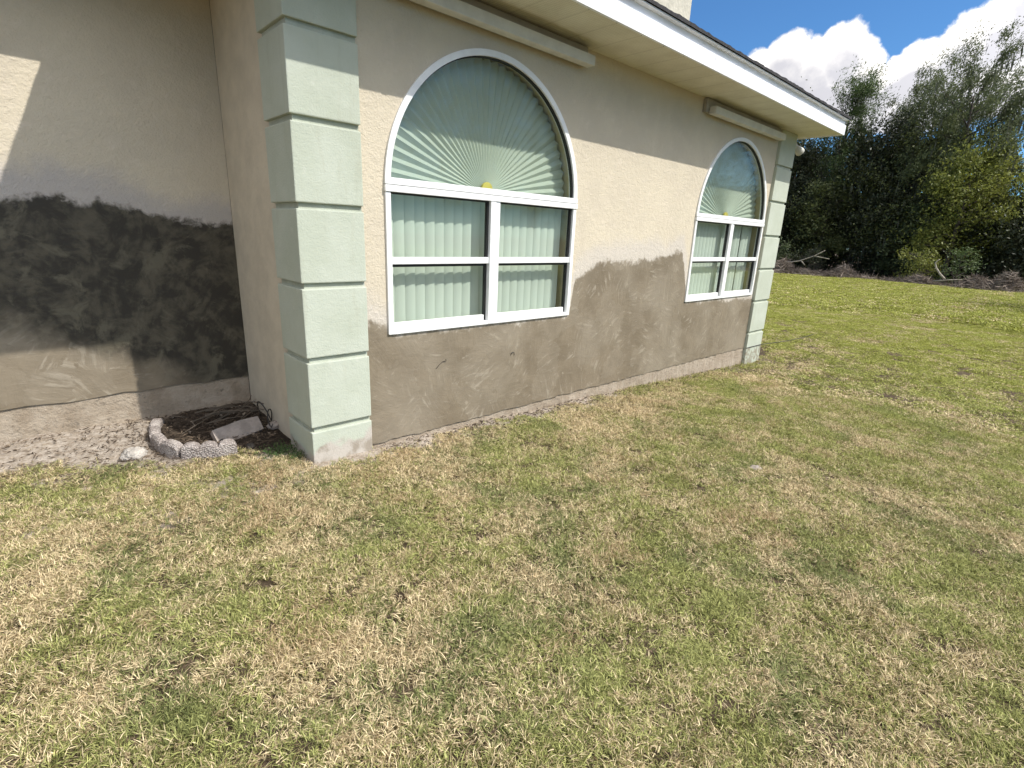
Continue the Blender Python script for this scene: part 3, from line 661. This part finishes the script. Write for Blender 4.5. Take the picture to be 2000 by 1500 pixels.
W1 = bm.verts.new((-8, 5.2, ze+sl_*4.3)); W2 = bm.verts.new((xl, 5.2, ze+sl_*4.3))
for i in range(120): bm.faces.new((wk[i], wk[i+1], W2 if i >= 60 else W1))
bm.faces.new((wk[60], W2, W1)); bm.faces.new((lk[-1], wk[-1], W2)); bm.faces.new((lk[-1], W2, A))
D1 = bm.verts.new((-8, 9.2, ze)); D2 = bm.verts.new((xr, 9.2, ze)); bm.faces.new((W1, W2, A, B, D2, D1))
hobj(bm_obj('roof', bm, M['shingle']))
# chimney behind the eave
c0 = pix(1349, 24, 1, 2.6)
bm = bmesh.new(); box(bm, (c0.x-1.6, 2.6, 3.2), (c0.x, 3.7, 7.2), .01); hobj(bm_obj('chimney', bm, M['chimney']))

# hooks of wire left sticking out of the patch
def squiggle(pts, r=.0022):
    bm = bmesh.new(); tube(bm, pts, r, 5); return hobj(bm_obj('wire_tie', bm, M['wire']))
for pp in ([(852, 720), (858, 712), (865, 706), (871, 705), (871, 701)], [(997, 694), (1000, 689), (1004, 688), (1004, 694)], [(998, 690), (1002, 687)]):
    squiggle([pix(a, b_, 1, -.004) + Vector((0, -.003*(i % 2), 0)) for i, (a, b_) in enumerate(pp)])

# strip fixtures under the soffit
def strip_fix(x0, x1, lab):
    t = tag(empty('strip_fixture', ((x0+x1)/2, 0, 2.92)), lab, 'strip fixture', 'long strip fixtures under the eave')
    def ch(o): o.parent = t; o.matrix_parent_inverse = Matrix.Translation(-t.location)
    bm = bmesh.new(); box(bm, (x0-.06, -.045, 2.905), (x1+.0, -.002, 3.035), .004); ch(bm_obj('backing_plate', bm, M['stripback']))
    bm = bmesh.new(); box(bm, (x0, -.125, 2.89), (x1, -.0455, 2.962), .006); ch(bm_obj('tube_housing', bm, M['strip']))
strip_fix(1.75, 3.585, 'long off-white strip fixture under the soffit above the nearer arched window')
strip_fix(5.60, 7.50, 'off-white strip fixture under the soffit above the farther arched window')

# floodlight on the far end under the eave
fl = tag(empty('floodlight', (8.2, .12, 2.97)), 'small white twin floodlight under the soffit behind the far quoin column', 'floodlight')
def fch(o): o.parent = fl
bm = bmesh.new(); box(bm, (-.095, -.05, -.06), (-.05, .05, .06), .006); box(bm, (-.055, -.02, -.02), (.02, .02, .02), .006); fch(bm_obj('bracket', bm, M['strip']))
for sgn in (-1, 1):
    bm = bmesh.new(); tube(bm, [(.0, .02*sgn, 0), (.03, .05*sgn, -.02), (.08, .10*sgn, -.06), (.14, .13*sgn, -.10), (.155, .135*sgn, -.11)], [.022, .03, .038, .06, .058], 14)
    fch(bm_obj('lamp_head', bm, M['strip'], smooth=True))

# string line from wall base out over the lawn
a = Vector((7.56, -.046, CR)); b1 = Vector((8.12, -.046, CR-.004)); e_ = pix(1592, 652, 2, gz(14, 0)+.03)
bm = bmesh.new(); tube(bm, [a, b1] + [b1.lerp(e_, t) + Vector((0, 0, -.03*math.sin(math.pi*t))) for t in (.15, .3, .45, .6, .75, .9, 1)], .006, 6)
tag(bm_obj('string_line', bm, M['wire']), 'thin dark cord running from the far quoin base across the lawn', 'cord')

# ---------------- planting bed
def scallop(pts, nsc, lab, lean=0, curve_n=10):
    """concrete edging: a band following pts (ground line) with nsc rounded tops, thick and pebbled"""
    P = [Vector(p) for p in pts]; L = [0]
    for a, b_ in zip(P, P[1:]): L.append(L[-1]+(b_-a).length)
    def at(s):
        for i in range(len(P)-1):
            if s <= L[i+1] or i == len(P)-2:
                t = (s-L[i])/(L[i+1]-L[i]); return P[i].lerp(P[i+1], t), (P[i+1]-P[i]).normalized()
    N = nsc*curve_n; rows = []; th = .033
    bm = bmesh.new()
    for i in range(N+1):
        s_ = L[-1]*i/N; p, d = at(s_); d1 = at(min(L[-1], s_+.05))[1]; d0 = at(max(0, s_-.05))[1]; d = (d0+d1).normalized()
        nrm = Vector((-d.y, d.x, 0)); u_ = (i % curve_n)/curve_n*2-1
        h = .072+.030*math.sqrt(max(0, 1-u_*u_)) if i % curve_n else .072
        z = gz(p.x, p.y)
        rows.append([bm.verts.new((p.x+nrm.x*o_, p.y+nrm.y*o_, z+zz)) for o_, zz in ((-th, -.03), (-th, h-.018), (-th+.012, h), (th-.012, h), (th, h-.018), (th, -.03))])
    for A_, B_ in zip(rows, rows[1:]):
        for k in range(5): bm.faces.new((A_[k], A_[k+1], B_[k+1], B_[k]))
    bm.faces.new(rows[0]); bm.faces.new(rows[-1])
    return tag(bm_obj('scalloped_edging', bm, M['edging']), lab, 'edging', 'scalloped concrete edging round the bed')
def gp(px, py, dz=0):
    z = .12
    for _ in range(4):
        p = pix(px, py, 2, z+dz); z = gz(p.x, p.y)
    return (p.x, p.y, z)
scallop([gp(*p) for p in [(315, 838), (305, 850), (306, 868), (320, 882), (340, 890), (356, 893)]], 4, 'curved scalloped concrete edging piece bending back into the bed')
scallop([gp(*p) for p in [(359, 894), (390, 893), (430, 890), (463, 884)]], 3, 'short straight scalloped edging piece with three rounded tops in front of the bed')
# leaning broken slab
ang = [gp(425, 868), gp(516, 842)]
a, b_ = Vector(ang[0]), Vector(ang[1]); d = (b_-a).normalized(); nrm = Vector((-d.y, d.x, 0))
bm = bmesh.new()
prof = [(0, 0), (.12, .01), (.30, -.02), (1, 0), (1, .085), (.6, .088), (.3, .078), (0, .07)]
Lg = (b_-a).length
f0 = [bm.verts.new(a + d*(u_*Lg) + nrm*(z*.85) + Vector((0, 0, .02+z*.95))) for u_, z in prof]
f1 = [bm.verts.new(v.co + nrm*.03 + Vector((0, 0, -.032))) for v in f0]
bm.faces.new(f0); bm.faces.new(f1[::-1])
for i in range(len(prof)): j = (i+1) % len(prof); bm.faces.new((f0[i], f0[j], f1[j], f1[i]))
tag(bm_obj('concrete_slab', bm, M['slab']), 'broken flat pinkish concrete slab leaning in the bed behind the edging', 'slab')
def rock(c, sx, sy, sz, lab, name='rock', mt='rock', seed=0):
    bm = bmesh.new(); bmesh.ops.create_icosphere(bm, subdivisions=4, radius=1)
    for v in bm.verts:
        n_ = mnoise.fractal(v.co*1.6+Vector((seed*5, 0, 0)), 1, 2, 4)*.22; v.co *= 1+n_; v.co = Vector((v.co.x*sx, v.co.y*sy, v.co.z*sz))
    o = bm_obj(name, bm, M[mt], smooth=True); o.location = c; tag(o, lab, 'rock'); return o
p = gp(263, 893); rock((p[0], p[1], p[2]+.02), .07, .055, .045, 'rounded pale rock lying in the grass left of the scalloped edging', seed=1)
p = gp(1475, 915); rock((p[0], p[1], p[2]+.004),   .055, .04, .014, 'flat pale stone half buried in the open lawn', seed=2, mt='slab')
p = gp(536, 838); rock((p[0], p[1], p[2]+.03), .05, .035, .03, 'small grey stone beside the slab near the quoin column', seed=3, mt='slab')
p = gp(490, 876); rock((p[0], p[1], p[2]+.01), .03, .03, .03, 'small dark clod against the edging end', name='clod', mt='bark', seed=4)
# cable loops against the return wall
bm = bmesh.new(); base = Vector(gp(517, 838)); base = Vector((1.20, base.y, base.z))
y0_ = base.y
pts = []
for i in range(26):
    t = i/25; pts.append((1.19-.03*math.sin(t*9), y0_+.20-.30*t, base.z+.03+.16*abs(math.sin(t*math.pi*2.1))*(1-.35*t)))
tube(bm, pts, .0045, 6); tag(bm_obj('cable', bm, M['wire'], smooth=True), 'thin black cable looping against the shaded wall by the quoin column', 'cable')
# sticks and roots
bm = bmesh.new()
c0 = Vector((1.02, 1.04, gz(1, 1)+.075))
for i in range(30):
    a_ = random.gauss(.5, .7); L_ = random.uniform(.10, .42); c_ = c0 + Vector((random.gauss(0, .14), random.gauss(0, .10), random.uniform(-.01, .05)))
    d = Vector((math.cos(a_), math.sin(a_), random.uniform(-.12, .25))); r_ = random.uniform(.0015, .006)
    q0 = c_-d*L_/2; q1 = c_+d*L_/2
    if q1.x > 1.21: q1.x = 1.21
    if q1.y > 1.28: q1.y = 1.28
    mid = (q0+q1)/2 + Vector((random.gauss(0, .02), random.gauss(0, .02), .01))
    tube(bm, [q0, mid, q1], [r_, r_*.9, r_*.4], 5)
tag(bm_obj('stick_pile', bm, simple('grey_sticks', (.12, .095, .07), .9)), 'heap of thin grey sticks and roots in the shaded wall corner', 'sticks')

def leaf_mesh(name, C, Dr, L, W, mt, parent=None, curl=.15):
    """C: centres (n,3), Dr: leaf axis (n,3), L, W arrays -> one mesh of diamond leaves"""
    n = len(C); Dr = Dr/np.linalg.norm(Dr, axis=1, keepdims=True)
    up = rng.normal(size=(n, 3)); Sd = np.cross(Dr, up); Sd /= np.linalg.norm(Sd, axis=1, keepdims=True); Nn = np.cross(Sd, Dr)
    L = np.broadcast_to(L, n)[:, None]; W = np.broadcast_to(W, n)[:, None]
    V = np.stack([C-Dr*L*.5, C-Dr*L*.05+Sd*W*.5+Nn*W*curl, C+Dr*L*.5, C-Dr*L*.05-Sd*W*.5+Nn*W*curl], 1).reshape(-1, 3)
    me = bpy.data.meshes.new(name); me.vertices.add(4*n); me.vertices.foreach_set('co', V.ravel().astype(np.float32))
    me.loops.add(4*n); me.loops.foreach_set('vertex_index', np.arange(4*n, dtype=np.int32)); me.polygons.add(n); me.polygons.foreach_set('loop_start', (np.arange(n)*4).astype(np.int32))
    me.update(calc_edges=True); at = me.attributes.new('rnd', 'FLOAT', 'POINT'); at.data.foreach_set('value', np.repeat(rng.random(n), 4).astype(np.float32))
    me.materials.append(M[mt]); o = bpy.data.objects.new(name, me); S.collection.objects.link(o); o.parent = parent; return o
# litter over the bed and the strip along the walls
n = 2600; X = rng.normal(.90, .36, n); Y = rng.normal(.88, .28, n); k = (X < 1.18) & (Y < 1.27) & (Y > .3) & (X > -2); X, Y = X[k], Y[k]
X2 = rng.uniform(-1.5, 1.2, 1500); Y2 = rng.uniform(.45, 1.27, 1500); X3 = rng.uniform(1.65, 7.5, 2200); Y3 = -np.abs(rng.normal(0, .14, 2200))
X = np.concatenate([X, X2, X3]); Y = np.concatenate([Y, Y2, Y3]); Z = np.array([gz(a, b_)+(.063*max(0, min(1, (b_-.8)/.4)) if a < 1.3 and b_ > .35 else 0) for a, b_ in zip(X, Y)])+rng.uniform(.002, .022, len(X))
D_ = rng.normal(size=(len(X), 3)); D_[:, 2] *= .25
tag(leaf_mesh('leaf_litter', np.stack([X, Y, Z], 1), D_, rng.uniform(.01, .05, len(X)), rng.uniform(.003, .012, len(X)), 'litter'), 'dead leaves and bits scattered in the bed and along the wall base', 'leaf litter', kind='stuff')
# clods and gravel along walls
bm = bmesh.new()
for i in range(520):
    if i < 260: x_, y_ = random.uniform(-1.2, 1.18), random.uniform(.62, 1.27)
    else: x_, y_ = random.uniform(1.66, 7.5), -abs(random.gauss(0, .09))-.005
    r_ = random.uniform(.003, .012)*(1.4 if y_ > .9 else 1); z_ = gz(x_, y_)+(.06*max(0, min(1, (y_-.8)/.4)) if x_ < 1.3 and y_ > .35 else 0)
    mm = Matrix.Translation((x_, y_, z_+r_*.2)) @ Matrix.Rotation(random.random()*3, 4, 'Z') @ Matrix.Diagonal((1, random.uniform(.6, 1), random.uniform(.5, .8), 1))
    bmesh.ops.create_icosphere(bm, subdivisions=1, radius=r_, matrix=mm)
tag(bm_obj('gravel', bm, M['found']), 'loose clods and grit along the wall bases', 'gravel', kind='stuff')
# small weeds
def weed(c, n, h, r, lab, mt='weed'):
    t = tag(empty('weed', c), lab, 'weed', 'weeds near the quoin column')
    k = n; C = rng.normal(0, r, (k, 3)); C[:, 2] = np.abs(rng.normal(0, h*.55, k)); leaf_mesh('leaves', C, rng.normal(size=(k, 3)), rng.uniform(.008, .02, k), rng.uniform(.005, .011, k), mt, t)
    bm = bmesh.new()
    for i in range(9):
        x_, y_ = random.gauss(0, r), random.gauss(0, r); tube(bm, [(x_*.4, y_*.4, -.01), (x_*.8, y_*.8, h*.6), (x_, y_, h*1.2)], [.0016, .0013, .0008], 4)
    bm_obj('stems', bm, M[mt], t)['kind'] = 'stuff'
for (px_, py_, n_, h_, r_, lab) in ((560, 882, 330, .05, .055, 'low leafy green weed at the foot of the shaded quoin side'), (535, 888, 260, .04, .05, 'small bright weed between the edging end and the quoin column'),
                                 (583, 893, 200, .035, .04, 'tiny weed tucked against the quoin column corner')):
    weed(gp(px_, py_), n_, h_, r_, lab)

# ---------------- trees and brush at the far side
def tree(x, y, h, w, mt, label, name='tree', low=.15, nl=14000, leafL=.26, plume=0, moss=0, group='trees beyond the field', lean=(0, 0), seed=0, dens=1.0, clump=.13):
    if group == 'trees beyond the field': x += 4; y *= 1.07; h *= 1.07; w *= 1.07
    r = np.random.default_rng(seed+100); rr = random.Random(seed)
    z0 = gz(x, y); t = tag(empty(name, (x, y, z0)), label, 'tree' if 'tree' in name else 'shrub', group)
    bm = bmesh.new(); tr_ = max(.06, h*.018)
    top = Vector((lean[0]*h, lean[1]*h, h*.86)); trunk = [top*s_ + Vector((rr.gauss(0, .02)*h*s_, rr.gauss(0, .02)*h*s_, 0)) for s_ in (0, .2, .4, .6, .8, 1)]; trunk[0] = Vector((0, 0, -.2))
    tube(bm, trunk, [tr_*1.3, tr_, tr_*.8, tr_*.6, tr_*.4, tr_*.15], 8)
    centres = []
    nb = int(16+h)
    for i in range(nb):
        f = low + (1-low)*(i+rr.random())/nb; f = min(f, .97); k = f*5; b0 = trunk[min(5, int(k))].lerp(trunk[min(5, int(k)+1)], k-int(k)) if k < 5 else trunk[5]
        a_ = rr.uniform(0, 6.283) ; env = w/2*math.sqrt(max(.06, 1-((f-.5)/.55)**2))*rr.uniform(.55, 1.08)
        rise = h*rr.uniform(.03, .14) if not plume else h*rr.uniform(.06, .2)
        tip = b0 + Vector((math.cos(a_)*env, math.sin(a_)*env, rise)); tip.z = min(tip.z, h); mid = b0.lerp(tip, .5) + Vector((rr.gauss(0, .2), rr.gauss(0, .2), rr.uniform(-.1, .3)))
        q = tr_*(1-f)*.5+.025; tube(bm, [b0, mid, tip], [q, q*.6, q*.2], 5)
        for s_ in (.45, .7, .9, 1.0): centres.append((b0.lerp(mid, s_*2) if s_ < .5 else mid.lerp(tip, s_*2-1), s_))
        for _ in range(2):
            t2 = tip + Vector((rr.gauss(0, w*.10), rr.gauss(0, w*.10), rr.uniform(-.02, .09)*h)); tube(bm, [mid, t2], [q*.4, q*.12], 4); centres.append((t2, 1))
    bm_obj('trunk', bm, M['bark'], t)
    Cs = np.array([list(c) for c, s_ in centres]); per = r.random(len(Cs))**1.5+.15; per = per/per.sum()
    idx = r.choice(len(Cs), nl, p=per); sg = w*clump*(r.uniform(.55, 1.3, len(Cs)))[idx]
    off = r.normal(0, 1, (nl, 3)); off[:, 2] *= .62
    off = np.clip(off, -1.9, 1.9)
    if plume: off = np.clip(r.normal(0, 1, (nl, 3)), -1.7, 1.7)*np.array([.55, .55, .5]); s1 = np.minimum(np.abs(r.normal(0, 1.0, nl)), 1.7); off[:, 2] += s1; off[:, 0] += s1*.3; off[:, 1] -= s1*.45
    C = Cs[idx] + off*sg[:, None]; C[:, 2] = np.maximum(C[:, 2], .1)
    keep = np.array([mnoise.noise(Vector((c[0]*1.1+seed, c[1]*1.1, c[2]*1.1)))*dens for c in C]) > -.22; C = C[keep]
    Dr = r.normal(0, 1, (len(C), 3))
    if plume: Dr = Dr*.5 + np.array([.25, -.4, .8])
    leaf_mesh('crown', C, Dr, r.uniform(.6, 1.3, len(C))*leafL, r.uniform(.5, 1, len(C))*leafL*(.55 if not plume else .42), mt, t)
    if moss:
        n_ = moss; ci = r.choice(len(C), n_); MC = C[ci] - np.array([0, 0, .5]); MC[:, 2] -= r.random(n_)*.9; MC = MC[:int(n_*.45)]; n_ = len(MC); D_ = r.normal(0, .08, (n_, 3)); D_[:, 2] = -1
        leaf_mesh('moss', MC, D_, r.uniform(.5, 1.5, n_), r.uniform(.05, .16, n_), 'moss', t)['kind'] = 'stuff'
    return t
tree(56, 21, 14.5, 8, 'oak', 'grey-green oak crown just showing over the far roof corner', seed=1, moss=300)
tree(51, 12.9, 14.6, 3.6, 'cedar', 'narrow sunlit green cedar rising above the others near the roof corner', name='cedar_tree', seed=2, plume=1, leafL=.2, low=.4, nl=26000, clump=.15)
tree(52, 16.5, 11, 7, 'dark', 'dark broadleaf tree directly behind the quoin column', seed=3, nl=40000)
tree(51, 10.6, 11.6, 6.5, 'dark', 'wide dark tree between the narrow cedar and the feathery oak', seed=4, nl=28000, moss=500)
tree(53, 7.6, 14.2, 6.5, 'plume', 'feathery grey-green oak with thin wispy top in the middle of the treeline', seed=5, plume=1, leafL=.2, nl=42000, moss=400, low=.3, clump=.09)
tree(50, 4.9, 14.6, 7, 'plume', 'tallest wind-swept oak with plumed top and hanging moss', seed=6, plume=1, leafL=.2, nl=52000, moss=900, low=.3, clump=.09, lean=(0, -.03))
tree(50, 7.2, 10.5, 7, 'oak', 'moss-draped dark oak below the feathery crowns', seed=7, nl=20000, moss=900)
tree(46.6, 3.6, 8.9, 5.0, 'yellow', 'yellow-green maple lit by the sun in front of the dark oaks', name='maple_tree', seed=8, nl=18000, leafL=.24, low=.2)
tree(51, .4, 9.6, 6, 'oak', 'dark oak at the right end of the treeline with sky showing above', seed=9, nl=13000, moss=500)
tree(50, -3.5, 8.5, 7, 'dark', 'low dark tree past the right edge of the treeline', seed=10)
tree(53, -10, 12, 9, 'oak', 'broad oak well right of the yellow maple', seed=11, moss=300)
tree(54, 27, 13, 9, 'oak', 'broad oak hidden beyond the house', seed=12)
tree(48.2, 12.2, 7.0, 4.6, 'oak', 'mid-height leafy tree with pale leaf clusters low in the treeline', seed=13, nl=9000, low=.1)
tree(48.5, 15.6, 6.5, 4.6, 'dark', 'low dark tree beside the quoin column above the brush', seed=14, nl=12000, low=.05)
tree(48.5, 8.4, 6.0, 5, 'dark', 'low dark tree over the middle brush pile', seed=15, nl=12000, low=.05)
tree(47.5, 6.3, 5.2, 3.6, 'shrub', 'grey-green bushy sapling left of the yellow maple', seed=16, nl=7000, low=.05)
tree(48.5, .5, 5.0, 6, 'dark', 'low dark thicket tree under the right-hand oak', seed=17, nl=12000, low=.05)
SG = 'shrubs along the edge of the field'
tree(45.8, 4.6, 2.3, 2.4, 'yellow', 'yellowish sunlit shrub beside the pale dead branch', name='shrub', seed=20, nl=2200, leafL=.16, low=.1, group=SG)
tree(46.4, 2.6, 2.4, 2.2, 'cedar', 'light green arching shrub right of the yellowish shrub', name='shrub', seed=21, nl=1300, leafL=.16, low=.1, group=SG)
tree(46.6, 14.6, 2.6, 2.4, 'shrub', 'grey leafy shrub just right of the quoin column', name='shrub', seed=22, nl=2000, leafL=.17, low=.1, group=SG)
tree(46.8, 12.0, 2.0, 2.2, 'dark', 'dark shrub above the left brush pile', name='shrub', seed=23, nl=1500, leafL=.16, low=.1, group=SG)
# woods mass further back
n = 90000; Y = rng.uniform(-30, 45, n); X = rng.uniform(57, 64, n); T = rng.random(n); H = 8.6+2.2*np.sin(Y*.7)+1.6*np.sin(Y*1.9+1)
H = H + 2.6*np.clip((Y-9)/3, 0, 1); H = np.where(Y < 2.6, H*.72, H)
C = np.stack([X, Y, -.8+T*H], 1); 
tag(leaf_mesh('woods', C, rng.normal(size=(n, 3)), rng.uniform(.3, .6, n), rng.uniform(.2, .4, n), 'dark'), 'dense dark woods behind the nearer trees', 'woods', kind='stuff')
# brush piles
def brush(x, y, lx, ly, h, n_, label, seed):
    r = np.random.default_rng(seed); t = r.normal(0, .45, (n_, 2)); C = np.stack([t[:, 0]*lx, t[:, 1]*ly, np.zeros(n_)], 1)
    hh = h*np.exp(-(t**2).sum(1)*1.6)*(1+.5*np.sin(C[:, 1]*3.1+seed)); C[:, 2] = r.random(n_)*hh+.03
    D_ = r.normal(size=(n_, 3)); D_[:, 2] *= .45
    o = leaf_mesh('brush_pile', C, D_, r.uniform(.3, 1.1, n_), r.uniform(.02, .055, n_), 'twig'); o.location = (x, y, gz(x, y)); return tag(o, label, 'brush pile', 'brush piles at the field edge')
brush(45.2, 13.2, 1.3, 2.3, .75, 3600, 'brown brush pile nearest the quoin column', 1)
brush(46.2, 9.4, 1.4, 2.2, .65, 2600, 'reddish low brush pile in the middle of the field edge', 2)
brush(44.6, 4.6, .9, 1.7, .40, 2200, 'scattered dark brush under the pale dead branch', 3)
brush(44.2, .4, 1.3, 1.9, .95, 4200, 'large brown brush pile at the right edge of the photo', 4)
brush(45.3, -5, 1.5, 3, .9, 3000, 'brush pile farther right along the field edge', 5)
brush(46, 18, 1.5, 3, .6, 2200, 'brush pile behind the house corner', 6)
def branch(pts, rad, lab, mt='deadwood'):
    bm = bmesh.new()
    for ps in pts: tube(bm, ps, [rad*(1-.6*i/(len(ps)-1)) for i in range(len(ps))], 6)
    tag(bm_obj('fallen_branch', bm, M[mt], smooth=True), lab, 'branch', 'fallen branches by the brush')
px_x = 44.3
branch([[pix(a_, b_, 0, px_x) for a_, b_ in [(1845, 545), (1835, 534), (1828, 522), (1827, 513), (1833, 508), (1836, 507)]]], .075, 'pale bare curved branch standing up from the brush')
branch([[pix(a_, b_, 0, 45) for a_, b_ in [(1525, 513), (1560, 510), (1590, 500), (1612, 489)]], [pix(a_, b_, 0, 45) for a_, b_ in [(1564, 508), (1572, 518)]], [pix(a_, b_, 0, 45.1) for a_, b_ in [(1590, 500), (1620, 506)]]], .05, 'long grey fallen branch reaching up over the left brush pile')
branch([[pix(a_, b_, 0, 44) for a_, b_ in [(1822, 549), (1850, 547), (1880, 546)]]], .05, 'grey straight branch lying at the grass edge')
# big oak across the lawn behind the viewer: seen mirrored in the nearer window
tree(20.5, -17.5, 13, 10.5, 'oak', 'large oak across the lawn reflected in the nearer arched window', seed=30, nl=30000, moss=500, leafL=.22, group=None, low=.25)
tree(29, -16.5, 12, 10, 'oak', 'second oak across the lawn reflected in the window glass', seed=31, nl=13000, leafL=.24, group=None, low=.2)
tree(33, -10.5, 11, 9, 'dark', 'dark oak across the lawn reflected in the farther window', seed=32, nl=13000, leafL=.24, group=None, low=.15)
